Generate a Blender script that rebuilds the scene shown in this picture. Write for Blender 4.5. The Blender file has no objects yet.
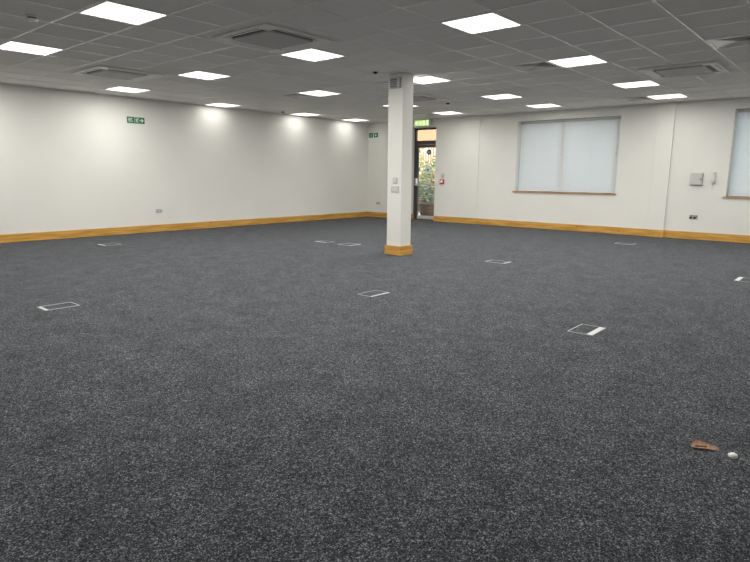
import bpy, bmesh, math, random
from mathutils import Vector, Matrix
random.seed(7)
S = bpy.context.scene
COL = S.collection
PI = math.pi

# ---------------------------------------------------------------- camera, world, exposure
H = 2.674            # ceiling height
XW = 7.913           # right wall plane
YW = 8.507           # left wall plane
XN, YN = -6.9, -5.5  # walls behind the viewer
CAM = Vector((-4.8768, -2.8206, H - 1.4669))
F = 573.33
yaw, pitch, roll = 0.71175, 0.18263, 0.008408
fw = Vector((math.cos(yaw)*math.cos(pitch), math.sin(yaw)*math.cos(pitch), -math.sin(pitch)))
r0 = Vector((math.sin(yaw), -math.cos(yaw), 0)); u0 = r0.cross(fw)
rr = math.cos(roll)*r0 + math.sin(roll)*u0; uu = -math.sin(roll)*r0 + math.cos(roll)*u0
cd = bpy.data.cameras.new('camera'); cam = bpy.data.objects.new('camera', cd); COL.objects.link(cam)
cd.sensor_fit = 'HORIZONTAL'; cd.sensor_width = 36; cd.lens = F/750*36; cd.clip_start = 0.05; cd.clip_end = 200
m = Matrix((rr, uu, -fw)).transposed().to_4x4(); m.translation = CAM
cam.matrix_world = m
S.camera = cam

W = bpy.data.worlds.new('sky'); S.world = W; W.use_nodes = True
nt = W.node_tree; nt.nodes.clear()
sky = nt.nodes.new('ShaderNodeTexSky'); sky.sky_type = 'NISHITA'; sky.sun_disc = False
sky.sun_elevation = math.radians(38); sky.sun_rotation = math.radians(200); sky.dust_density = 4; sky.air_density = 1.2
bg = nt.nodes.new('ShaderNodeBackground'); bg.inputs[1].default_value = 0.95
mixw = nt.nodes.new('ShaderNodeMixRGB'); mixw.inputs[0].default_value = .55; mixw.inputs[2].default_value = (5.2, 5.0, 4.8, 1)
out = nt.nodes.new('ShaderNodeOutputWorld')
nt.links.new(sky.outputs[0], mixw.inputs[1]); nt.links.new(mixw.outputs[0], bg.inputs[0]); nt.links.new(bg.outputs[0], out.inputs[0])

BHT = .15
PANEL_GLOW = 2.0      # luminance of the diffuser itself
LAMP_WATT = 33.0      # output of each panel, watt
LAMP_SPREAD = math.radians(180)
DIM = {'far_left': .11, 'left': .66, 'right': .31, 'back': .55}   # panels beside a wall are dimmed
S.view_settings.view_transform = 'Standard'; S.view_settings.look = 'None'
S.view_settings.exposure = 0.06; S.view_settings.gamma = 1; S.view_settings.use_curve_mapping = False

# ---------------------------------------------------------------- materials
def mat(name, col, rough=.6, metal=0, spec=.5, emit=None, es=0, sheen=0):
    M = bpy.data.materials.new(name); M.use_nodes = True
    b = M.node_tree.nodes['Principled BSDF']
    b.inputs['Base Color'].default_value = (*col, 1); b.inputs['Roughness'].default_value = rough
    b.inputs['Metallic'].default_value = metal; b.inputs['Specular IOR Level'].default_value = spec
    if emit: b.inputs['Emission Color'].default_value = (*emit, 1); b.inputs['Emission Strength'].default_value = es
    return M
def nodes(M): return M.node_tree.nodes, M.node_tree.links, M.node_tree.nodes['Principled BSDF']
def noise_col(M, scale, c1, c2, lo=.35, hi=.65, detail=3, stretch=(1,1,1), bump=0, rough=.5):
    n, l, b = nodes(M)
    g = n.new('ShaderNodeNewGeometry'); mp = n.new('ShaderNodeMapping'); mp.inputs['Scale'].default_value = stretch
    l.new(g.outputs['Position'], mp.inputs[0])
    t = n.new('ShaderNodeTexNoise'); t.inputs['Scale'].default_value = scale; t.inputs['Detail'].default_value = detail; t.inputs['Roughness'].default_value = rough
    l.new(mp.outputs[0], t.inputs['Vector'])
    r = n.new('ShaderNodeValToRGB'); r.color_ramp.elements[0].position = lo; r.color_ramp.elements[1].position = hi
    r.color_ramp.elements[0].color = (*c1, 1); r.color_ramp.elements[1].color = (*c2, 1)
    l.new(t.outputs['Fac'], r.inputs[0]); l.new(r.outputs[0], b.inputs['Base Color'])
    if bump:
        bp = n.new('ShaderNodeBump'); bp.inputs['Strength'].default_value = bump; bp.inputs['Distance'].default_value = .003
        l.new(t.outputs['Fac'], bp.inputs['Height']); l.new(bp.outputs[0], b.inputs['Normal'])
    return mp, t, r

M_wall = mat('wall_paint', (.79,.785,.74), .85, spec=.2)
noise_col(M_wall, 1.2, (.785,.78,.738), (.81,.805,.763), bump=.03)
M_white_paint = mat('white_gloss_paint', (.82,.81,.78), .45)
# carpet
M_carpet = mat('carpet', (.07,.07,.075), .95, spec=.1)
n, l, b = nodes(M_carpet)
g = n.new('ShaderNodeNewGeometry')
def speck(scale, stops):
    v = n.new('ShaderNodeTexVoronoi'); v.inputs['Scale'].default_value = scale
    l.new(g.outputs['Position'], v.inputs['Vector'])
    sp = n.new('ShaderNodeSeparateColor'); l.new(v.outputs['Color'], sp.inputs[0])
    r = n.new('ShaderNodeValToRGB'); e = r.color_ramp.elements
    e[0].position, e[0].color = stops[0][0], (*stops[0][1], 1); e[1].position, e[1].color = stops[-1][0], (*stops[-1][1], 1)
    for p_, c_ in stops[1:-1]: q = e.new(p_); q.color = (*c_, 1)
    l.new(sp.outputs[0], r.inputs[0]); return v, r
v1, r1 = speck(230, [(0, (.008,.009,.012)), (.4, (.039,.042,.049)), (.8, (.091,.097,.108)), (1, (.258,.270,.292))])
v2, r2 = speck(85, [(0, (.62,.62,.62)), (1, (1.38,1.38,1.38))])
t2 = n.new('ShaderNodeTexNoise'); t2.inputs['Scale'].default_value = 4; t2.inputs['Detail'].default_value = 7; t2.inputs['Roughness'].default_value = .75
l.new(g.outputs['Position'], t2.inputs['Vector'])
r3 = n.new('ShaderNodeValToRGB'); r3.color_ramp.elements[0].color = (.74,.74,.74,1); r3.color_ramp.elements[1].color = (1.2,1.2,1.2,1)
r3.color_ramp.elements[0].position = .35; r3.color_ramp.elements[1].position = .65
l.new(t2.outputs['Fac'], r3.inputs[0])
mx = n.new('ShaderNodeMixRGB'); mx.blend_type = 'MULTIPLY'; mx.inputs[0].default_value = 1
l.new(r1.outputs[0], mx.inputs[1]); l.new(r2.outputs[0], mx.inputs[2])
my = n.new('ShaderNodeMixRGB'); my.blend_type = 'MULTIPLY'; my.inputs[0].default_value = 1
l.new(mx.outputs[0], my.inputs[1]); l.new(r3.outputs[0], my.inputs[2]); l.new(my.outputs[0], b.inputs['Base Color'])
b.inputs['Sheen Weight'].default_value = .04; b.inputs['Sheen Roughness'].default_value = .5
# ceiling tiles: mineral fibre, each tile very slightly different
M_tile = mat('ceiling_tile', (.66,.645,.62), .95, spec=.1)
mp, t1, r1 = noise_col(M_tile, 120, (.80,.78,.75), (.89,.87,.84), detail=2, bump=.15)
n, l, b = nodes(M_tile)
dv = n.new('ShaderNodeVectorMath'); dv.operation = 'SCALE'; dv.inputs['Scale'].default_value = 1/.6
l.new(mp.outputs[0], dv.inputs[0])
fl = n.new('ShaderNodeVectorMath'); fl.operation = 'FLOOR'; l.new(dv.outputs[0], fl.inputs[0])
wn = n.new('ShaderNodeTexWhiteNoise'); l.new(fl.outputs[0], wn.inputs['Vector'])
mr = n.new('ShaderNodeMapRange'); mr.inputs['To Min'].default_value = .95; mr.inputs['To Max'].default_value = 1.04
l.new(wn.outputs['Value'], mr.inputs['Value'])
mx = n.new('ShaderNodeMixRGB'); mx.blend_type = 'MULTIPLY'; mx.inputs[0].default_value = 1
l.new(r1.outputs[0], mx.inputs[1]); l.new(mr.outputs[0], mx.inputs[2]); l.new(mx.outputs[0], b.inputs['Base Color'])
M_tee = mat('white_tee_metal', (.86,.85,.82), .36, spec=.5)
M_tee.node_tree.nodes['Principled BSDF'].inputs['Coat Weight'].default_value = .42; M_tee.node_tree.nodes['Principled BSDF'].inputs['Coat Roughness'].default_value = .2
M_duct = mat('duct_grey', (.22,.22,.215), .8)
M_plenum = mat('dark_void', (.05,.05,.05), .9)
# knotty pine skirting
M_pine = mat('pine', (.55,.30,.09), .42, spec=.4)
mp, t1, r1 = noise_col(M_pine, 2.2, (.48,.235,.036), (.74,.43,.105), lo=.3, hi=.7, detail=5, stretch=(1,1,14))
n, l, b = nodes(M_pine)
v = n.new('ShaderNodeTexVoronoi'); v.inputs['Scale'].default_value = 5.5; v.inputs['Randomness'].default_value = 1
g = [x for x in n if x.type == 'NEW_GEOMETRY'][0]
l.new(g.outputs['Position'], v.inputs['Vector'])
rk = n.new('ShaderNodeValToRGB'); rk.color_ramp.elements[0].color = (.17,.06,.012,1); rk.color_ramp.elements[1].color = (1,1,1,1)
rk.color_ramp.elements[0].position = .035; rk.color_ramp.elements[1].position = .11
l.new(v.outputs['Distance'], rk.inputs[0])
mx = n.new('ShaderNodeMixRGB'); mx.blend_type = 'MULTIPLY'; mx.inputs[0].default_value = .8
l.new(r1.outputs[0], mx.inputs[1]); l.new(rk.outputs[0], mx.inputs[2]); l.new(mx.outputs[0], b.inputs['Base Color'])
M_sill = mat('oak_sill', (.50,.32,.16), .45); noise_col(M_sill, 3, (.42,.25,.12), (.58,.38,.2), stretch=(1,1,6))

M_plastic = mat('white_plastic', (.78,.78,.75), .4)
M_unit = mat('cassette_plastic', (.88,.87,.84), .45)
M_unitgrille = mat('cassette_grille', (.66,.65,.63), .55)
M_grey = mat('grey_plastic', (.42,.42,.43), .5)
M_light_grey = mat('light_grey_plastic', (.56,.56,.54), .5)
M_switch = mat('switch_plate', (.60,.60,.58), .35)
M_dark = mat('dark_plastic', (.03,.03,.03), .5)
M_socket = mat('brushed_steel_plate', (.48,.47,.45), .35, metal=.7)
M_alu = mat('dark_grey_aluminium', (.055,.055,.058), .45, spec=.5)
M_silver = mat('silver_metal', (.62,.64,.65), .3, metal=.7)
M_green = mat('exit_green', (.004,.17,.06), .5)
M_mark = mat('sign_white', (.75,.82,.74), .5)
M_red = mat('alarm_red', (.55,.03,.02), .4)
M_blue = mat('sign_blue', (.015,.12,.22), .4)
M_panel = mat('led_diffuser', (.9,.9,.9), .5, emit=(1.0,.98,.94), es=PANEL_GLOW)
M_exitlit = mat('lit_green_acrylic', (.3,.6,.15), .5, emit=(.66,.88,.32), es=.72)
M_exitlit2 = mat('lit_white_acrylic', (.8,.9,.6), .5, emit=(.88,1.0,.60), es=.95)
M_trim = mat('floor_box_trim', (.36,.37,.37), .4)
M_flap = mat('floor_box_flap', (.58,.59,.58), .4)
M_paper = mat('white_paper', (.95,.94,.91), .7)
M_leaf = mat('dry_leaf', (.45,.24,.12), .7); noise_col(M_leaf, 60, (.72,.48,.33), (.97,.82,.69), lo=.35, hi=.7)
M_brick = mat('brick', (.5,.2,.1), .9)
n, l, b = nodes(M_brick)
g = n.new('ShaderNodeNewGeometry'); sp = n.new('ShaderNodeSeparateXYZ'); cb = n.new('ShaderNodeCombineXYZ')
bt = n.new('ShaderNodeTexBrick'); bt.inputs['Scale'].default_value = 4.4; bt.inputs['Color1'].default_value = (.62,.27,.13,1); bt.inputs['Color2'].default_value = (.50,.20,.09,1)
bt.inputs['Mortar'].default_value = (.62,.5,.4,1)
l.new(g.outputs['Position'], sp.inputs[0]); l.new(sp.outputs['Y'], cb.inputs['X']); l.new(sp.outputs['Z'], cb.inputs['Y']); l.new(cb.outputs[0], bt.inputs['Vector'])
l.new(bt.outputs['Color'], b.inputs['Base Color'])
M_green_leaf = mat('foliage', (.10,.2,.05), .6); noise_col(M_green_leaf, 6, (.09,.14,.075), (.30,.36,.18), lo=.35, hi=.65)
M_dark_leaf = mat('dark_foliage', (.05,.1,.04), .6); noise_col(M_dark_leaf, 9, (.045,.065,.045), (.15,.19,.13), lo=.35, hi=.65)
M_yellow_leaf = mat('yellow_foliage', (.4,.42,.1), .6); noise_col(M_yellow_leaf, 6, (.26,.29,.13), (.46,.46,.26))
M_paving = mat('paving', (.32,.31,.29), .9); noise_col(M_paving, 3, (.26,.25,.24), (.36,.35,.33), bump=.2)
M_soil = mat('terracotta_brown', (.055,.035,.028), .9)
# architectural glass: clear transmission with a fresnel reflection
M_glass = bpy.data.materials.new('clear_glass'); M_glass.use_nodes = True
n = M_glass.node_tree.nodes; l = M_glass.node_tree.links; n.clear()
tr = n.new('ShaderNodeBsdfTransparent'); tr.inputs[0].default_value = (.88,.92,.90,1)
gl = n.new('ShaderNodeBsdfGlossy'); gl.inputs['Roughness'].default_value = .02
fr = n.new('ShaderNodeFresnel'); fr.inputs[0].default_value = 1.45
ms = n.new('ShaderNodeMixShader'); o_ = n.new('ShaderNodeOutputMaterial')
l.new(fr.outputs[0], ms.inputs[0]); l.new(tr.outputs[0], ms.inputs[1]); l.new(gl.outputs[0], ms.inputs[2]); l.new(ms.outputs[0], o_.inputs[0])
# translucent blind slats
M_slat = bpy.data.materials.new('blind_slat'); M_slat.use_nodes = True
n = M_slat.node_tree.nodes; l = M_slat.node_tree.links; n.clear()
d_ = n.new('ShaderNodeBsdfDiffuse'); d_.inputs[0].default_value = (.74,.775,.79,1)
tl = n.new('ShaderNodeBsdfTranslucent'); tl.inputs[0].default_value = (.66,.76,.84,1)
ms = n.new('ShaderNodeMixShader'); ms.inputs[0].default_value = .30; o_ = n.new('ShaderNodeOutputMaterial')
l.new(d_.outputs[0], ms.inputs[1]); l.new(tl.outputs[0], ms.inputs[2]); l.new(ms.outputs[0], o_.inputs[0])

# ---------------------------------------------------------------- helpers
class MB:
    def __init__(s): s.bm = bmesh.new()
    def box(s, x0, x1, y0, y1, z0, z1, bev=0):
        b = bmesh.new()
        bmesh.ops.create_cube(b, size=1)
        for v in b.verts: v.co = Vector(((x0+x1)/2+v.co.x*(x1-x0), (y0+y1)/2+v.co.y*(y1-y0), (z0+z1)/2+v.co.z*(z1-z0)))
        if bev: bmesh.ops.bevel(b, geom=list(b.edges), offset=bev, segments=2, affect='EDGES', clamp_overlap=True)
        s.join(b); return s
    def join(s, b, M=None):
        if M is not None: b.transform(M)
        me = bpy.data.meshes.new('t'); b.to_mesh(me); s.bm.from_mesh(me); bpy.data.meshes.remove(me); b.free()
    def lathe(s, prof, c=(0,0,0), n=32, M=None):
        b = bmesh.new(); rings = []
        for r, z in prof:
            if r < 1e-6: rings.append([b.verts.new((0,0,z))])
            else: rings.append([b.verts.new((r*math.cos(2*PI*i/n), r*math.sin(2*PI*i/n), z)) for i in range(n)])
        for a, d in zip(rings, rings[1:]):
            for i in range(n):
                j = (i+1) % n
                if len(a) == 1: b.faces.new((a[0], d[j], d[i]))
                elif len(d) == 1: b.faces.new((a[i], a[j], d[0]))
                else: b.faces.new((a[i], a[j], d[j], d[i]))
        bmesh.ops.recalc_face_normals(b, faces=b.faces)
        T = Matrix.Translation(c)
        s.join(b, T @ M if M is not None else T); return s
    def prism(s, pts, fn, t):      # polygon pts (a,b); fn(a,b,c)->xyz, extruded from c=0 to c=t
        b = bmesh.new()
        f0 = b.faces.new([b.verts.new(fn(p[0], p[1], 0)) for p in pts])
        r = bmesh.ops.extrude_face_region(b, geom=[f0])
        d = Vector(fn(0,0,t)) - Vector(fn(0,0,0))
        for v in r['geom']:
            if isinstance(v, bmesh.types.BMVert): v.co += d
        bmesh.ops.recalc_face_normals(b, faces=b.faces); s.join(b); return s
    def tube(s, pts, r, n=8):
        for a, c in zip(pts, pts[1:]):
            a, c = Vector(a), Vector(c); d = c - a
            b = bmesh.new(); bmesh.ops.create_cone(b, cap_ends=True, segments=n, radius1=r, radius2=r, depth=d.length)
            s.join(b, Matrix.Translation((a+c)/2) @ d.to_track_quat('Z','Y').to_matrix().to_4x4())
        return s
    def build(s, name, M, parent=None, smooth=False, origin=None):
        me = bpy.data.meshes.new(name)
        if origin is not None: s.bm.transform(Matrix.Translation(-Vector(origin)))
        s.bm.to_mesh(me); s.bm.free(); me.materials.append(M)
        if smooth:
            for p in me.polygons: p.use_smooth = True
        o = bpy.data.objects.new(name, me); COL.objects.link(o)
        if parent: o.parent = parent
        elif origin is not None: o.location = origin
        return o
def empty(name, loc=(0,0,0), label=None, cat=None, group=None, kind=None):
    o = bpy.data.objects.new(name, None); COL.objects.link(o); o.location = loc; o.empty_display_size = .1
    return tag(o, label, cat, group, kind)
def tag(o, label=None, cat=None, group=None, kind=None):
    for k, v in (('label', label), ('category', cat), ('group', group), ('kind', kind)):
        if v: o[k] = v
    return o
def struct(o, label=None): o['kind'] = 'structure'; return tag(o, label)
def copy_tree(o, loc, label, parent=None):
    def cp(x, p):
        c = x.copy(); COL.objects.link(c); c.parent = p
        for ch in [q for q in bpy.data.objects if q.parent == x and q != c]: cp(ch, c)
        return c
    r = cp(o, None); r.location = loc; r['label'] = label
    return r

# ---------------------------------------------------------------- the room shell
struct(MB().box(XN-.2, XW+.25, YN-.2, YW+.2, -.2, 0).build('floor', M_carpet), 'dark charcoal speckled carpet floor')
def holed(axis_fn, a0, a1, holes, zt):
    """wall pieces around rectangular holes sorted along a"""
    mb = MB(); a = a0
    for h0, h1, z0, z1 in holes:
        mb.box(*axis_fn(a, h0), 0, zt)
        if z0 > 0: mb.box(*axis_fn(h0, h1), 0, z0)
        mb.box(*axis_fn(h0, h1), z1, zt); a = h1
    mb.box(*axis_fn(a, a1), 0, zt); return mb
W1 = (1.43, 3.79, .86, 2.48); W2 = (-3.05, -.64, .86, 2.48); DR = (6.12, 7.02, 0, 2.475)
TH = .34
wr = holed(lambda a, b: (XW, XW+TH, a, b), YN, YW+.2, [W2, W1, DR], H)
struct(wr.build('wall_right', M_wall), 'off-white wall with blinds and glazed door')
struct(MB().box(XN-.2, XW+.34, YW, YW+.2, 0, H).build('wall_left', M_wall), 'long blank off-white wall on the left')
struct(MB().box(XN-.2, XN, YN-.2, YW, 0, H).build('wall_back', M_wall))
struct(MB().box(XN, XW+.34, YN-.2, YN, 0, H).build('wall_near', M_wall))
struct(MB().box(XW-.05, XW, .385, .70, 0, H-.002).build('trim_1', M_wall), 'shallow white pilaster between the two windows')
pb = MB()
for yy in (.387, .698): pb.box(XW-.0535, XW-.04, yy-.004, yy+.004, BHT, H-.004)
struct(pb.build('trim_5', M_white_paint), 'thin white corner beads on the pilaster')
struct(MB().box(XW-.018, XW, 4.81, 6.12, 0, H-.002).build('trim_2', M_wall), 'shallow white boxing beside the glazed door')

# ceiling slab, tiles (tegular) and tee grid; cells taken by panels are left open
lights = [(0,0),(4,0),(8,0),(11,0),(-4,4),(0,4),(4,4),(8,4),(11,4),(-4,8),(0,8),(4,8),(8,8),(11,8),(0,12),(4,13),(8,13),(11,13)]
extra = [(-4,12),(-4,0),(-4,-4),(0,-4),(4,-4),(8,-4),(11,-4),(-8,0),(-8,4),(-8,8)]
diffs = [(4,-3),(4,1),(11,1),(4,5),(4,9),(11,9)]
taken = set(lights+extra+diffs)
ceil = MB(); ceil.box(XN-.2, XW+.34, YN-.2, YW+.2, H+.03, H+.15)
gx0, gx1 = math.floor(XN/.6), math.ceil(XW/.6); gy0, gy1 = math.floor(YN/.6), math.ceil(YW/.6)
for i in range(gx0, gx1):
    for j in range(gy0, gy1):
        if (i, j) in taken: continue
        x0, x1 = max(i*.6+.011, XN), min(i*.6+.589, XW); y0, y1 = max(j*.6+.011, YN), min(j*.6+.589, YW)
        if x1-x0 > .03 and y1-y0 > .03: ceil.box(x0, x1, y0, y1, H, H+.012)
struct(ceil.build('ceiling', M_tile), 'suspended ceiling of grey-white square tiles')
tee = MB()
for i in range(gx0+1, gx1): tee.box(i*.6-.010, i*.6+.010, YN, YW, H-.004, H+.03)
for j in range(gy0+1, gy1): tee.box(XN, XW, j*.6-.010, j*.6+.010, H-.0042, H+.03)
struct(tee.build('trim_3', M_tee), 'white metal grid between the ceiling tiles')
ang = MB()
ang.box(XN, XW, YW-.022, YW, H-.006, H-.0035); ang.box(XW-.022, XW, YN, YW, H-.006, H-.0035)
struct(ang.build('trim_4', M_tee), 'thin metal angle where ceiling meets the walls')

# baseboards
BH, BT = .145, .02
def bb(mb, x0, x1, y0, y1): mb.box(x0, x1, y0, y1, 0, BH, .004)
b_ = MB(); bb(b_, XN, XW-.001, YW-BT, YW); struct(b_.build('baseboard_left', M_pine), 'knotty pine skirting along the left wall')
b_ = MB(); e = XW
bb(b_, e-BT, e, YN, .385); bb(b_, e-.05-BT, e-.05, .365, .72); bb(b_, e-BT, e, .70, 4.81)
bb(b_, e-.018-BT, e-.018, 4.79, 6.125); bb(b_, e-BT, e, 7.02, YW-BT)
bb(b_, e-BT, e+.25, 7.0, 7.02)
struct(b_.build('baseboard_right', M_pine), 'knotty pine skirting along the window wall')
b_ = MB(); bb(b_, XN, XN+BT, YN, YW-BT); struct(b_.build('baseboard_back', M_pine))
b_ = MB(); bb(b_, XN+BT, XW-BT, YN, YN+BT); struct(b_.build('baseboard_near', M_pine))

# column
CX0, CX1, CY0, CY1 = 1.955, 2.205, 2.57, 2.835
col = MB().box(CX0, CX1, CY0, CY1, 0, H-.003).build('column', M_wall); struct(col, 'square white column with pine skirting in mid-room')
k = MB(); s_ = .026
k.box(CX0-s_, CX1+s_, CY0-s_, CY1+s_, 0, .14, .004); k.build('skirting', M_pine, col)
k = MB()
for (x, y) in ((CX0, CY0), (CX1, CY0), (CX0, CY1)):   # metal corner beads, barely proud
    k.box(x-.002, x+.002, y-.002, y+.002, .14, H-.004)
k.build('corner_bead', M_white_paint, col)

# ---------------------------------------------------------------- windows and blinds
def window(n, w, split, lab):
    y0, y1, z0, z1 = w
    r = MB().box(XW+.24, XW+.32, y0, y0+.06, z0, z1).box(XW+.24, XW+.32, y1-.06, y1, z0, z1).box(XW+.24, XW+.32, y0+.06, y1-.06, z0, z0+.06).box(XW+.24, XW+.32, y0+.06, y1-.06, z1-.06, z1)
    for sy in split: r.box(XW+.24, XW+.32, sy-.05, sy+.05, z0+.06, z1-.06)
    o = r.build('window_%d' % n, M_white_paint); struct(o, lab)
    MB().box(XW+.275, XW+.285, y0+.05, y1-.05, z0+.05, z1-.05).build('pane', M_glass, o)
    MB().box(XW-.03, XW+.24, y0-.03, y1+.045, z0-.03, z0, .003).build('window_sill', M_sill, o)
    return o
window(1, W1, [2.68], 'wide window behind two closed white blinds')
window(2, W2, [-1.85], 'window cut by the right edge of the photo')
def blind(y0, y1, z0, z1, lab, cord_y):
    x = XW+.125
    t = empty('venetian_blind', (x, (y0+y1)/2, z0), lab, 'blind', 'white blinds at the windows')
    O = (x, (y0+y1)/2, z0)
    MB().box(x-.028, x+.03, y0, y1, z1-.045, z1-.004, .003).build('headrail', M_grey, t, origin=O)  # headrail's grey paints in the shadow gap under the top of the reveal
    MB().box(x-.022, x+.022, y0, y1, z0+.004, z0+.022, .004).build('bottom_rail', M_white_paint, t, origin=O)
    sl = MB(); z = z0+.045; a = math.radians(72); hw = .025
    while z < z1-.06:
        b = bmesh.new(); prev = None; N = 4
        for q in range(N+1):
            s = -1+2*q/N; px = x + s*hw*math.cos(a) ; pz = z + s*hw*math.sin(a); bow = .003*(1-s*s)
            px -= bow*math.sin(a); pz += bow*math.cos(a)
            v = (b.verts.new((px, y0+.004, pz)), b.verts.new((px, y1-.004, pz)))
            if prev: b.faces.new((prev[0], prev[1], v[1], v[0]))
            prev = v
        sl.join(b); z += .0425
    sl.build('slats', M_slat, t, smooth=True, origin=O)
    c = MB()
    for yy in (y0+.12, (y0+y1)/2, y1-.12): c.tube([(x-.03, yy, z0+.02), (x-.03, yy, z1-.04)], .0016, 6)
    c.build('ladder_cord', M_white_paint, t, origin=O)
    c = MB(); c.tube([(x-.04, cord_y, z1-.04), (x-.042, cord_y, z0+.85)], .003, 6); c.lathe([(0,-.03),(.007,-.028),(.005,.01),(0,.012)], (x-.042, cord_y, z0+.84), 12)
    c.build('pull_cord', M_light_grey, t, origin=O)
blind(2.681, 3.765, .862, 2.465, 'white venetian blind filling the left half of the wide window', 2.72)
blind(1.445, 2.679, .862, 2.465, 'white venetian blind filling the right half of the wide window', 1.50)
blind(-1.84, -.66, .862, 2.465, 'white venetian blind in the window cut by the right photo edge', -1.7)

# ---------------------------------------------------------------- glazed door in the recess
y0, y1 = DR[0], DR[1]; xd = XW+.25
d = MB(); d.box(xd, xd+.07, y0, y0+.05, 0, 2.475).box(xd, xd+.07, y1-.05, y1, 0, 2.475).box(xd, xd+.07, y0+.05, y1-.05, 2.43, 2.475).box(xd, xd+.07, y0+.05, y1-.05, 2.035, 2.145).box(xd-.01, xd+.08, y0+.05, y1-.05, 0, .012)
door = d.build('door_1', M_alu); struct(door, 'dark aluminium glazed door with transom')
MB().box(xd+.03, xd+.036, y0+.05, y1-.05, 2.145, 2.43).build('transom_pane', M_glass, door)
lf = MB(); a, c = y0+.055, y1-.055
lf.box(xd+.005, xd+.055, a, a+.06, .015, 2.03).box(xd+.005, xd+.055, c-.075, c, .015, 2.03).box(xd+.005, xd+.055, a+.06, c-.075, 1.955, 2.03)
lf = lf.build('door_leaf', M_alu, door)
MB().box(xd+.027, xd+.033, a+.06, c-.075, .10, 1.955).build('pane', M_glass, lf)
MB().box(xd+.003, xd+.057, a+.06, c-.075, .015, .10).build('bottom_rail', M_light_grey, lf)
bar = MB().box(xd-.05, xd-.02, a+.02, c-.03, .955, .995, .006).box(xd-.05, xd+.005, a+.01, a+.05, .93, 1.02, .004).box(xd-.06, xd+.005, c-.07, c-.01, .93, 1.13, .004)
bar.build('push_bar', M_silver, lf)
def disc(cy, cz, r, x, t=.003, n=28): return [(cy+r*math.cos(2*PI*i/n), cz+r*math.sin(2*PI*i/n)) for i in range(n)]
fx = lambda x: (lambda p, q, c: (x - c, p, q))
s1 = MB().prism(disc(6.54, 1.835, .075, 0), fx(xd+.026), .003).build('round_sticker', M_blue, lf); s1['label'] = 'dark blue round sticker'
MB().prism(disc(6.54, 1.835, .022, 0), fx(xd+.0228), .001).build('sticker_symbol', M_mark, s1)
s2 = MB().box(xd+.023, xd+.026, 6.48, 6.65, 1.255, 1.44).build('notice', M_paper, lf); s2['label'] = 'white notice with a blue triangle'
MB().prism([(6.52,1.385),(6.61,1.385),(6.565,1.30)], fx(xd+.0228), .001).build('notice_symbol', mat('violet_blue', (.05,.06,.25), .5), s2)
MB().box(XW+.24, XW+.34, DR[0]+.001, DR[1]-.001, -.01, .003).build('threshold', M_light_grey, door)

# ---------------------------------------------------------------- ceiling lights
def light_panel():
    t = empty('ceiling_light', (0,0,H), None, 'ceiling light', 'square LED panels in the ceiling')
    f = MB(); w, i_ = .295, .277
    for a, b, c, d in ((-w,w,-w,-i_),(-w,w,i_,w),(-w,-i_,-i_,i_),(i_,w,-i_,i_)): f.box(a, b, c, d, -.010, .008, .0015)
    f.box(-w, w, -w, w, .008, .02); f.build('frame', M_tee, t)
    MB().box(-i_, i_, -i_, i_, -.006, .004).build('diffuser', M_panel, t)
    ld = bpy.data.lights.new('lamp', 'AREA'); ld.shape = 'SQUARE'; ld.size = 2*i_-.01; ld.energy = LAMP_WATT; ld.color = (1.0, .975, .925); ld.spread = LAMP_SPREAD
    lo = bpy.data.objects.new('lamp', ld); COL.objects.link(lo); lo.parent = t; lo.location = (0, 0, -.008)
    return t
L0 = light_panel()
names = {
 (0,0): 'square LED panel nearest above the middle right, large, before the column',
 (4,0): 'square LED panel right of a dark ceiling diffuser, top right',
 (8,0): 'square LED panel above the right end of the wide window, left of the cassette unit',
 (11,0): 'square LED panel above the pilaster, closest to the window wall on the right',
 (-4,4): 'largest square LED panel at the top left of the photo',
 (-4,8): 'square LED panel cut by the left edge of the photo',
 (0,4): 'square LED panel just beyond the large ceiling cassette at top centre-left',
 (4,4): 'square LED panel touching the right side of the column top',
 (8,4): 'square LED panel second nearest right of the column, in mid-ceiling',
 (11,4): 'square LED panel just above the left end of the wide window',
 (0,8): 'square LED panel right of the left cassette unit, mid-left ceiling',
 (4,8): 'square LED panel beside a dim diffuser, left of the column',
 (8,8): 'LED panel mostly hidden behind the top of the column',
 (11,8): 'LED panel nearest the glazed door, right of the exit sign',
 (0,12): 'leftmost of the LED panels in the row along the left wall',
 (4,13): 'second LED panel from the left along the left wall',
 (8,13): 'third LED panel from the left along the left wall, beside a small sensor',
 (11,13): 'LED panel in the far corner, last along the left wall'}
ex = {(-4,12): 'LED panel by the left wall just past the photo edge', (-4,0): 'LED panel on the ceiling right over the viewer, left one',
 (-4,-4): 'LED panel on the ceiling behind the viewer, right one', (0,-4): 'LED panel out of view above the dry leaf',
 (4,-4): 'LED panel past the right photo edge beside the near diffuser', (8,-4): 'LED panel past the right photo edge beyond the cassette unit',
 (11,-4): 'LED panel past the right photo edge by the window wall', (-8,0): 'LED panel behind the viewer near the back wall',
 (-8,4): 'LED panel left of the viewer near the back wall', (-8,8): 'LED panel far left of the viewer near the back wall'}
first = True
for (i, j), lab in list(names.items())+list(ex.items()):
    loc = (i*.6+.3, j*.6+.3, H)
    if first: L0.location = loc; L0['label'] = lab; first = False
    else: copy_tree(L0, loc, lab)
for o in list(bpy.data.objects):
    if o.type == 'LIGHT' and o.parent:
        k = 'far_left' if o.parent.location.y > 7.9 else 'left' if o.parent.location.y > 7 else 'right' if o.parent.location.x > 6.8 else 'back' if o.parent.location.x < -4 or (o.parent.location.y < -1 and o.parent.location.x < 1) else None
        if k: o.data = o.data.copy(); o.data.energy = LAMP_WATT*DIM[k]

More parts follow.
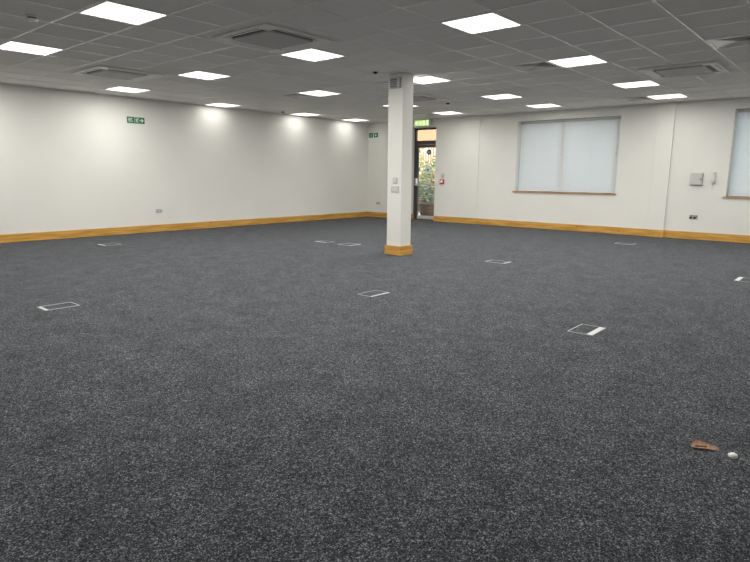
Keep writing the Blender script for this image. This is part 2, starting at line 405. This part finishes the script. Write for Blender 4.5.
# four-way diffusers
def diffuser():
    t = empty('ceiling_diffuser', (0,0,H), None, 'air vent', 'square louvred ceiling diffusers')
    f = MB(); w, i_ = .297, .262
    for a, b, c, d in ((-w,w,-w,-i_),(-w,w,i_,w),(-w,-i_,-i_,i_),(i_,w,-i_,i_)): f.box(a, b, c, d, -.008, .004, .001)
    f.build('frame', M_tee, t)
    MB().box(-i_, i_, -i_, i_, .022, .027).build('duct_plate', M_plenum, t)
    for q in range(9):
        o = .258 - q*.0275; b = bmesh.new(); rg = []
        for (rad, z) in ((o, -.005), (o-.019, .018)):
            for dz in (0, .0015): rg.append([b.verts.new((sx*rad, sy*rad, z+dz)) for sx, sy in ((-1,-1),(1,-1),(1,1),(-1,1))])
        A, A2, B, B2 = rg
        for P_, Q_ in ((A, B), (A2, B2), (A, A2), (B, B2)):
            for z in range(4): b.faces.new((P_[z], P_[(z+1)%4], Q_[(z+1)%4], Q_[z]))
        bmesh.ops.recalc_face_normals(b, faces=b.faces)
        mb = MB(); mb.join(b); mb.build('louvre', M_tee, t)
    return t
dn = {(4,-3): 'louvred diffuser cut by the right photo edge at the top', (4,1): 'louvred diffuser joined to the left side of a light, right of centre',
 (11,1): 'louvred diffuser left of the panel above the pilaster', (4,5): 'louvred diffuser half hidden by the left side of the column top',
 (4,9): 'louvred diffuser left of a light, towards the left wall', (11,9): 'louvred diffuser by the exit sign, right of the column'}
D0 = diffuser(); first = True
for (i, j), lab in dn.items():
    loc = (i*.6+.3, j*.6+.3, H)
    if first: D0.location = loc; D0['label'] = lab; first = False
    else: copy_tree(D0, loc, lab)

# air-conditioning cassettes
def cassette():
    t = empty('air_conditioning_cassette', (0,0,H), None, 'air conditioner', 'four-way ceiling cassettes')
    W_, z0 = .475, -.026
    mb = MB(); so, sn, ri = .435, .330, .300      # outer edge of the blade opening, inner edge, grille half size
    def ring(m_, o, i, za, zb, bev=0):
        m_.box(-o, o, -o, -i, za, zb, bev); m_.box(-o, o, i, o, za, zb, bev); m_.box(-o, -i, -i, i, za, zb, bev); m_.box(i, o, -i, i, za, zb, bev)
    ring(mb, W_, so, z0, -.004, .003)
    for sx in (-1, 1):
        for sy in (-1, 1): mb.box(min(sx*so, sx*sn*.93), max(sx*so, sx*sn*.93), min(sy*so, sy*sn*.93), max(sy*so, sy*sn*.93), z0, -.006)
    mb.build('fascia', M_unit, t)
    MB().box(-so, so, -so, so, -.0058, -.0045).build('air_duct', M_duct, t)
    g = MB(); ring(g, ri, ri-.022, z0-.006, -.008, .003)
    for q in range(27): y = -ri+.03+q*(2*ri-.06)/26; g.box(-ri+.02, ri-.02, y-.007, y+.007, z0-.002, z0+.006)
    for q in (-1, 0, 1): g.box(q*.14-.004, q*.14+.004, -ri+.02, ri-.02, z0+.0, z0+.008)
    g.build('intake_grille', M_unitgrille, t)
    for q in range(4):
        mb = MB(); b = bmesh.new(); bmesh.ops.create_cube(b, size=1)
        b.transform(Matrix.Rotation(q*PI/2, 4, 'Z') @ Matrix.Translation((0, .393, z0+.006)) @ Matrix.Rotation(math.radians(-15), 4, 'X') @ Matrix.Diagonal((.60, .078, .004, 1)))
        mb.join(b); mb.build('air_flap', M_unit, t)
    return t
K0 = cassette()
K0.location = (-.575, 2.40, H); K0['label'] = 'large white cassette air conditioner beside the light at top centre-left'
copy_tree(K0, (-.6, 6.0, H), 'white cassette air conditioner nearest the left wall')
copy_tree(K0, (4.2, -.6, H), 'white cassette air conditioner at the top right above the windows')
copy_tree(K0, (4.3, 4.15, H), 'white cassette air conditioner partly hidden behind the column top')

# smoke detector and small ceiling sensors
t = empty('smoke_detector', (-2.62, 3.47, H-.003), 'round white smoke detector on the ceiling at the top left', 'smoke detector')
MB().lathe([(0,0),(.055,0),(.055,-.012),(.048,-.016),(0,-.016)]).build('base', M_plastic, t, True)
MB().lathe([(0,-.016),(.040,-.016),(.040,-.030),(0,-.030)]).build('sensing_gap', M_dark, t, True)
MB().lathe([(0,-.030),(.050,-.030),(.050,-.036),(.040,-.048),(.02,-.053),(0,-.054)]).build('cover', M_plastic, t, True)
def sensor():
    t = empty('ceiling_sensor', (0,0,0), None, 'sensor', 'small dark ceiling sensors')
    MB().lathe([(0,0),(.042,0),(.044,-.004),(.036,-.008),(0,-.008)]).build('bezel', M_dark, t, True)
    MB().lathe([(0,-.008),(.030,-.008),(.027,-.018),(.015,-.026),(0,-.029)]).build('lens', M_dark, t, True)
    return t
s0 = sensor(); s0.location = (1.69, 2.87, H-.003); s0['label'] = 'small dark sensor on the ceiling just left of the column'
copy_tree(s0, (5.33, 4.05, H-.003), 'small dark sensor on the ceiling beyond the column, towards the door')
copy_tree(s0, (4.38, 8.10, H-.003), 'small dark sensor on the ceiling close to the left wall')

# ---------------------------------------------------------------- signs
def fy(p, q, c): return (p, YW - .008 - c, q)     # on left wall: p = X, q = Z
def man(mb, ox, oz, s, fn, t, mirror=1):
    P = lambda pts: [(ox+mirror*a*s, oz+b*s) for a, b in pts]
    mb.prism(P([(.10+.09*math.cos(i*PI/6), .86+.09*math.sin(i*PI/6)) for i in range(12)]), fn, t)        # head
    mb.prism(P([(-.10,.70),(.06,.76),(.14,.70),(.04,.40),(-.12,.40)]), fn, t)    # body
    mb.prism(P([(-.12,.42),(.04,.42),(.22,.22),(.16,.04),(.08,.06),(.12,.20),(-.04,.32)]), fn, t)
    mb.prism(P([(-.12,.42),(.0,.38),(-.12,.16),(-.36,.12),(-.36,.20),(-.18,.24)]), fn, t)
    mb.prism(P([(.08,.74),(.30,.60),(.38,.66),(.36,.58),(.30,.52),(.08,.62)]), fn, t)
    mb.prism(P([(-.08,.72),(-.30,.66),(-.32,.48),(-.26,.48),(-.23,.60),(-.06,.62)]), fn, t)
def arrow(mb, ox, oz, s, fn, t, d):
    mb.prism([(ox+d*a*s, oz+b*s) for a, b in [(-.42,-.10),(.02,-.10),(-.10,-.38),(.10,-.38),(.44,0),(.10,.38),(-.10,.38),(.02,.10),(-.42,.10)]], fn, t)
sg = MB().box(.745, 1.105, YW-.008, YW-.001, 2.18, 2.30).build('fire_exit_sign', M_green, origin=(.925, YW-.001, 2.18))
tag(sg, 'green exit sign with arrow and running figure high on the left wall', 'exit sign')
O = (.925, YW-.001, 2.18)
mb = MB(); man(mb, .945, 2.19, .10, fy, .001); mb.build('running_figure', M_mark, sg, origin=O)
mb = MB()
for (a, c, e_, f_) in ((.985,.990,2.19,2.29),(.893,.898,2.19,2.29),(.893,.990,2.286,2.291)): mb.prism([(a,e_),(c,e_),(c,f_),(a,f_)], fy, .001)
mb.build('doorway_symbol', M_mark, sg, origin=O)
mb = MB(); arrow(mb, 1.045, 2.24, .09, fy, .001, 1); mb.build('arrow', M_mark, sg, origin=O)
mb = MB()
for q, (a, c) in enumerate(((.765,.855),(.765,.835),(.765,.862))): mb.prism([(a,2.262-q*.026),(c,2.262-q*.026),(c,2.275-q*.026),(a,2.275-q*.026)], fy, .001)
mb.build('lettering', M_mark, sg, origin=O)
# sign near the far corner on the right wall (p = Y)
fr_ = lambda p, q, c: (XW - .006 - c, p, q)
O = (XW-.001, 8.31, 2.27)
sg = MB().box(XW-.006, XW-.001, 8.145, 8.475, 2.27, 2.395).build('fire_exit_sign', M_green, origin=O)
tag(sg, 'small green exit sign with white arrow in the far corner left of the column', 'exit sign')
mb = MB(); man(mb, 8.395, 2.28, .10, fr_, .001, -1); mb.build('running_figure', M_mark, sg, origin=O)
mb = MB(); mb.prism([(8.295,2.27),(8.325,2.27),(8.325,2.395),(8.295,2.395)], fr_, .001); mb.build('dividing_strip', M_mark, sg, origin=O)
mb = MB(); arrow(mb, 8.225, 2.333, .10, fr_, .001, 1); mb.build('arrow', M_mark, sg, origin=O)
# illuminated exit box above the door
O = (XW, 6.58, 2.57)
t = empty('exit_light', O, 'glowing green emergency exit light box above the glazed door', 'exit sign')
MB().box(XW-.055, XW-.001, 6.28, 6.82, 2.50, 2.66, .006).build('housing', M_plastic, t, origin=O)
fs = MB().box(XW-.060, XW-.055, 6.34, 6.80, 2.51, 2.65).build('lit_panel', M_exitlit, t, origin=O)
fe = lambda p, q, c: (XW - .060 - c, p, q)
for nm, op in (('running_figure', lambda q: man(q, 6.60, 2.52, .12, fe, .001, -1)), ('doorway_symbol', lambda q: q.prism([(6.47,2.52),(6.52,2.52),(6.52,2.64),(6.47,2.64)], fe, .001)),
               ('arrow', lambda q: arrow(q, 6.73, 2.58, .11, fe, .001, 1)), ('end_strip', lambda q: q.prism([(6.36,2.515),(6.40,2.515),(6.40,2.645),(6.36,2.645)], fe, .001))):
    mb = MB(); op(mb); mb.build(nm, M_exitlit2, fs, origin=O)

# ---------------------------------------------------------------- wall fittings
def plate_right(name, y0, y1, z0, z1, M, t=.012, bev=.003):
    O = (XW, (y0+y1)/2, z0)
    return MB().box(XW-t, XW-.0005, y0, y1, z0, z1, bev).build(name, M, origin=O), O
# double socket under control box: steel plate with dark inserts
p, O = plate_right('wall_socket', -.205, -.055, .395, .48, M_socket, .009)
tag(p, 'steel double socket with black inserts below the grey control box', 'socket')
for yy in (-.175, -.105):
    MB().box(XW-.012, XW-.009, yy, yy+.045, .405, .445, .001).build('outlet', M_dark, p, origin=O)
for yy in (-.155, -.130): MB().box(XW-.014, XW-.009, yy-.004+(.03 if yy>-.14 else -.03), yy+.012+(.03 if yy>-.14 else -.03), .452, .470, .001).build('rocker', M_dark, p, origin=O)
# socket far corner, right wall
p, O = plate_right('wall_socket', 8.04, 8.18, .365, .445, M_light_grey, .010)
tag(p, 'small grey socket low on the wall between far corner and column', 'socket')
for yy in (8.055, 8.12): MB().box(XW-.013, XW-.010, yy, yy+.045, .38, .42, .001).build('outlet', M_grey, p, origin=O)
# socket left wall
O = (1.30, YW, .39)
p = MB().box(1.23, 1.375, YW-.010, YW-.0005, .39, .475, .003).build('wall_socket', M_switch, origin=O)
tag(p, 'pale double socket low on the long left wall', 'socket')
for xx in (1.245, 1.315): MB().box(xx, xx+.045, YW-.013, YW-.010, .402, .442, .001).build('outlet', M_grey, p, origin=O)
for xx in (1.282, 1.308): MB().box(xx, xx+.016, YW-.013, YW-.010, .450, .466, .001).build('rocker', M_grey, p, origin=O)
# control box
O = (XW, -.115, 1.06)
p = MB().box(XW-.05, XW-.0005, -.225, -.005, 1.065, 1.30, .008).build('control_box', M_light_grey, origin=O)
tag(p, 'square grey control box on the wall between pilaster and right window', 'control box')
MB().box(XW-.056, XW-.05, -.215, -.015, 1.075, 1.29, .003).build('door', M_light_grey, p, origin=O)
MB().lathe([(0,0),(.012,0),(.010,.010),(0,.010)], M=Matrix.Rotation(-PI/2, 4, 'Y'), n=16, c=(XW-.056, -.195, 1.18)).build('lock', M_dark, p, origin=O)
# intercom
O = (XW, -.40, .98)
t = empty('intercom_handset', O, 'slim white intercom handset on the wall beside the grey control box', 'intercom')
MB().box(XW-.022, XW-.0005, -.445, -.355, 1.10, 1.33, .006).build('back_plate', M_plastic, t, origin=O)
h = MB().box(XW-.050, XW-.030, -.430, -.385, 1.115, 1.31, .008).box(XW-.050, XW-.020, -.432, -.383, 1.27, 1.32, .008).box(XW-.050, XW-.020, -.432, -.383, 1.105, 1.15, .008)
h.build('handset', M_plastic, t, origin=O)
MB().box(XW-.026, XW-.022, -.375, -.360, 1.14, 1.16, .002).build('button', M_grey, t, origin=O)
cp = [(XW-.02-.006*math.sin(i*1.3), -.405+.008*math.cos(i*1.3), 1.105-i*.007) for i in range(18)]
MB().tube(cp, .003, 6).build('coiled_cord', M_light_grey, t, origin=O)
# call point + notice plate
O = (XW-.018, 5.88, 1.0)
t = empty('fire_call_point', O, 'red fire alarm call point right of the glazed door', 'fire alarm')
xx = XW-.018
MB().box(xx-.045, xx-.0005, 5.815, 5.935, 1.00, 1.11, .005).build('housing', M_red, t, origin=O)
MB().box(xx-.048, xx-.045, 5.84, 5.91, 1.03, 1.085, .001).build('break_glass', M_paper, t, origin=O)
O = (xx, 5.88, 1.13)
p = MB().box(xx-.020, xx-.0005, 5.825, 5.915, 1.135, 1.26, .003).build('door_release_button', M_light_grey, origin=O)
tag(p, 'small pale grey-green switch above the red call point', 'switch')
MB().box(xx-.024, xx-.020, 5.85, 5.89, 1.165, 1.215, .002).build('button', mat('pale_green', (.35,.50,.36), .5), p, origin=O)

# column fittings (on the faces turned to the viewer: X = CX0)
def onc(name, M, y0, y1, z0, z1, t, label, cat):
    O = (CX0, (y0+y1)/2, z0)
    p = MB().box(CX0-t, CX0-.0005, y0, y1, z0, z1, .003).build(name, M, origin=O); tag(p, label, cat); return p, O
p, O = onc('speaker_box', M_grey, 2.60, 2.785, 2.46, 2.61, .035, 'grey slatted box high on the left face of the column', 'speaker')
for q in range(4): MB().box(CX0-.038, CX0-.035, 2.655, 2.775, 2.480+q*.03, 2.492+q*.03, .001).build('slot', M_dark, p, origin=O)
MB().box(CX0-.039, CX0-.035, 2.61, 2.645, 2.475, 2.595, .001).build('side_cover', M_light_grey, p, origin=O)
p, O = onc('light_switch', M_switch, 2.64, 2.73, 1.085, 1.175, .010, 'single pale light switch, the upper of two on the column', 'light switch')
MB().box(CX0-.014, CX0-.010, 2.67, 2.70, 1.110, 1.150, .002).build('rocker', M_plastic, p, origin=O)
p, O = onc('light_switch', M_switch, 2.61, 2.76, .955, 1.045, .010, 'wide pale switch plate, the lower of two on the column', 'light switch')
for q in range(3): MB().box(CX0-.014, CX0-.010, 2.63+q*.042, 2.655+q*.042, .98, 1.02, .002).build('rocker', M_plastic, p, origin=O)

# ---------------------------------------------------------------- floor boxes
def floor_box(x0, x1, y0, y1, flap, lab, tw=.008, fwid=.045):
    O = ((x0+x1)/2, (y0+y1)/2, 0)
    t = empty('floor_box', O, lab, 'floor box', 'carpet-topped floor outlet boxes')
    f = MB(); zt = .004; e = {'y0': tw, 'y1': tw, 'x0': tw, 'x1': tw}
    f.box(x0, x0+tw, y0, y1, 0, zt).box(x1-tw, x1, y0, y1, 0, zt).box(x0+tw, x1-tw, y0, y0+tw*1.4, 0, zt).box(x0+tw, x1-tw, y1-tw*1.4, y1, 0, zt)
    f.build('frame', M_trim, t, origin=O)
    g = {'y0': (x0+tw, x1-tw, y0+tw*1.4, y0+fwid), 'y1': (x0+tw, x1-tw, y1-fwid, y1-tw*1.4), 'x0': (x0+tw, x0+fwid, y0+tw*1.4, y1-tw*1.4), 'x1': (x1-fwid, x1-tw, y0+tw*1.4, y1-tw*1.4)}[flap]
    MB().box(*g, 0, zt+.001, .001).build('cable_flap', M_flap, t, origin=O)
    ii = [x0+tw, x1-tw, y0+tw*1.4, y1-tw*1.4]
    if flap == 'y0': ii[2] = y0+fwid
    if flap == 'y1': ii[3] = y1-fwid
    if flap == 'x0': ii[0] = x0+fwid
    if flap == 'x1': ii[1] = x1-fwid
    MB().box(*ii, 0, .0025).build('carpeted_lid', M_carpet, t, origin=O)
floor_box(-3.04, -2.745, 2.61, 2.82, 'x0', 'floor box with pale frame in the carpet on the left', .010, .03)
floor_box(-.625, -.335, .888, 1.086, 'y0', 'floor box in the carpet in front of the column', .006, .026)
floor_box(-.54, -.24, -1.30, -1.10, 'y0', 'floor box with a wide white flap, right of centre on the carpet', .006, .05)
floor_box(3.05, 3.38, -1.90, -1.66, 'y1', 'floor box with white flap at the right edge of the photo', .008, .05)
floor_box(2.33, 2.56, 4.58, 4.87, 'x0', 'faint floor box far left of the column, left of the pair', .006, .03)
floor_box(2.29, 2.60, 3.95, 4.24, 'y0', 'floor box just left of the column, right of the pair', .010, .03)
floor_box(2.32, 2.54, 1.00, 1.31, 'y0', 'floor box in the carpet right of the column', .010, .03)
floor_box(-.60, -.31, 6.87, 7.15, 'x0', 'floor box close to the left wall skirting', .008, .03)
floor_box(6.0, 6.26, .42, .73, 'x0', 'faint floor box near the pilaster and window wall', .006, .02)

# ---------------------------------------------------------------- litter on the carpet
# curled dry leaf/scrap: lofted boat shape
b = bmesh.new(); N = 18; Mh = 10; rows = []
A = Vector((-2.082, -2.332, 0)); B = Vector((-2.052, -2.432, 0)); ax = (B-A); Ln = ax.length; ax.normalize(); sd = Vector((-ax.y, ax.x, 0))
for i in range(N+1):
    s = i/N; wd = .034*(min(1, (s+.12)*4)**.6)*(1-s)**.75 + .0015; row = []
    for j in range(Mh+1):
        q = -1+2*j/Mh
        z = .003 + (.030 if q > 0 else .009)*abs(q)**1.8*(1-.6*s) + .0015*math.sin(9*s+5*q) + .006*s*(1-s)
        p = A + ax*(s*Ln + .010*(1-abs(q))*(-1)) + sd*(q*wd*(1-.15*abs(q))) + sd*.005*math.sin(3*s)
        row.append(b.verts.new((p.x, p.y, z)))
    rows.append(row)
for i in range(N):
    for j in range(Mh):
        f = b.faces.new((rows[i][j], rows[i+1][j], rows[i+1][j+1], rows[i][j+1]))
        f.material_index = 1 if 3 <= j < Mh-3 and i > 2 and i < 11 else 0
bmesh.ops.solidify(b, geom=list(b.faces), thickness=.0012)
mb = MB(); mb.join(b)
lfo = mb.build('dry_leaf', M_leaf, smooth=True, origin=(-2.075,-2.377,0)); tag(lfo, 'curled brown dry leaf lying on the carpet at lower right', 'leaf')
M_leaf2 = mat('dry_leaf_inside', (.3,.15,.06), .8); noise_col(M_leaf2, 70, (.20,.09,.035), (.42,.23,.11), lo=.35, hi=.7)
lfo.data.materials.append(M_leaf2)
b = bmesh.new(); bmesh.ops.create_icosphere(b, subdivisions=4, radius=1)
for v in b.verts:
    r = 1 + .05*math.sin(7*v.co.x+3*v.co.y) + .04*math.sin(9*v.co.z+5*v.co.y)
    v.co = Vector((v.co.x*.0175*r, v.co.y*.0185*r, max(-.010, v.co.z*.014*r)+.010))
mb = MB(); mb.join(b, Matrix.Translation((-2.08,-2.489,0)))
o = mb.build('paper_ball', M_paper, smooth=True, origin=(-2.08,-2.489,0)); tag(o, 'small white crumpled paper ball on the carpet beside the dry leaf', 'paper ball')

# ---------------------------------------------------------------- outside, beyond the glazed door
struct(MB().box(XW+.34, 40, -15, 40, -.14, -.04).build('ground', M_paving), 'pale paving outside the glazed door')
bl = MB().box(17, 22, 3, 30, -.04, 7.5).build('brick_building', M_brick, origin=(17, 16, -.04)); tag(bl, 'orange brick building seen through the glazed door', 'building')
for yy in (8.2, 14.6, 18):
    w = MB().box(16.94, 17.02, yy, yy+1.2, 3.6, 5.0).build('window', M_white_paint, bl, origin=(17,16,-.04))
    MB().box(16.93, 16.94, yy+.08, yy+1.12, 3.68, 4.92).build('pane', M_alu, w, origin=(17,16,-.04))
# white stair balustrade climbing the brick wall
mb = MB(); a = Vector((16.3, 13.0, 2.1)); c = Vector((16.3, 9.6, 4.0))
mb.tube([a, c], .045, 8); mb.tube([a-Vector((0,0,.9)), c-Vector((0,0,.9))], .05, 8)
br = mb.build('stair_balustrade', M_white_paint, origin=(16.3, 11.3, -.04)); tag(br, 'white sloping balustrade against the brick building', 'railing')
mb = MB()
for i in range(26):
    p = a.lerp(c, i/25); mb.tube([p-Vector((0,0,.9)), p], .014, 6)
for q in (0, 1): p = a.lerp(c, q); mb.tube([(p.x, p.y, -.04), p], .05, 8)
mb.build('balusters', M_white_paint, br, origin=(16.3, 11.3, -.04))
def shrub(cx, cy, rx, ry, h, nl, M, lab, seed, ls=.07):
    rnd = random.Random(seed); O = (cx, cy, -.04)
    t = empty('shrub', O, lab, 'shrub', 'shrubs outside the glazed door')
    b = bmesh.new()
    for _ in range(nl):
        th = rnd.uniform(0, 2*PI); ph = math.acos(rnd.uniform(-.85, 1)); r = rnd.uniform(.55, 1)**.5*(1+.12*math.sin(5*th+3*ph))
        p = Vector((cx+rx*r*math.sin(ph)*math.cos(th), cy+ry*r*math.sin(ph)*math.sin(th), h*.5+h*.5*r*math.cos(ph)-.02))
        R_ = Matrix.Rotation(rnd.uniform(0, 6.3), 3, 'Z') @ Matrix.Rotation(rnd.uniform(0, 6.3), 3, 'X'); s = ls*rnd.uniform(.6, 1.2)
        q = [b.verts.new(p + R_ @ Vector(v)*s) for v in ((-1,0,0),(0,-.45,.1),(1,0,0),(0,.45,.1))]; b.faces.new(q)
    mb = MB(); mb.join(b); mb.build('foliage', M, t, origin=O)
    st = MB()
    for q in range(5): st.tube([(cx+.05*q-.1, cy, -.04), (cx+rx*.5*math.cos(q*1.3), cy+ry*.5*math.sin(q*1.3), h*.7)], .018, 6)
    st.build('stem', M_soil, t, origin=O)
shrub(11.2, 9.2, .55, .8, 1.0, 1800, M_dark_leaf, 'dark green low shrub just outside the glazed door', 1)
shrub(12.8, 9.4, .7, .7, 1.9, 1800, M_green_leaf, 'mid green shrub behind the low dark one outside', 2)
shrub(13.6, 11.3, .7, .8, 2.3, 1800, M_yellow_leaf, 'tall yellow-green shrub outside, to the left', 3)
shrub(15.2, 10.2, .5, .7, 1.7, 1500, M_green_leaf, 'round green shrub in front of the brick building', 4)
tp = MB(); tp.lathe([(0,0),(.22,0),(.30,.34),(.33,.36),(.33,.40),(.28,.40),(.27,.34),(0,.34)], (9.85, 7.72, -.04), 28)
pt = tp.build('plant_pot', M_soil, origin=(9.85,7.72,-.04), smooth=False); tag(pt, 'dark brown plant pot standing outside the door', 'plant pot')
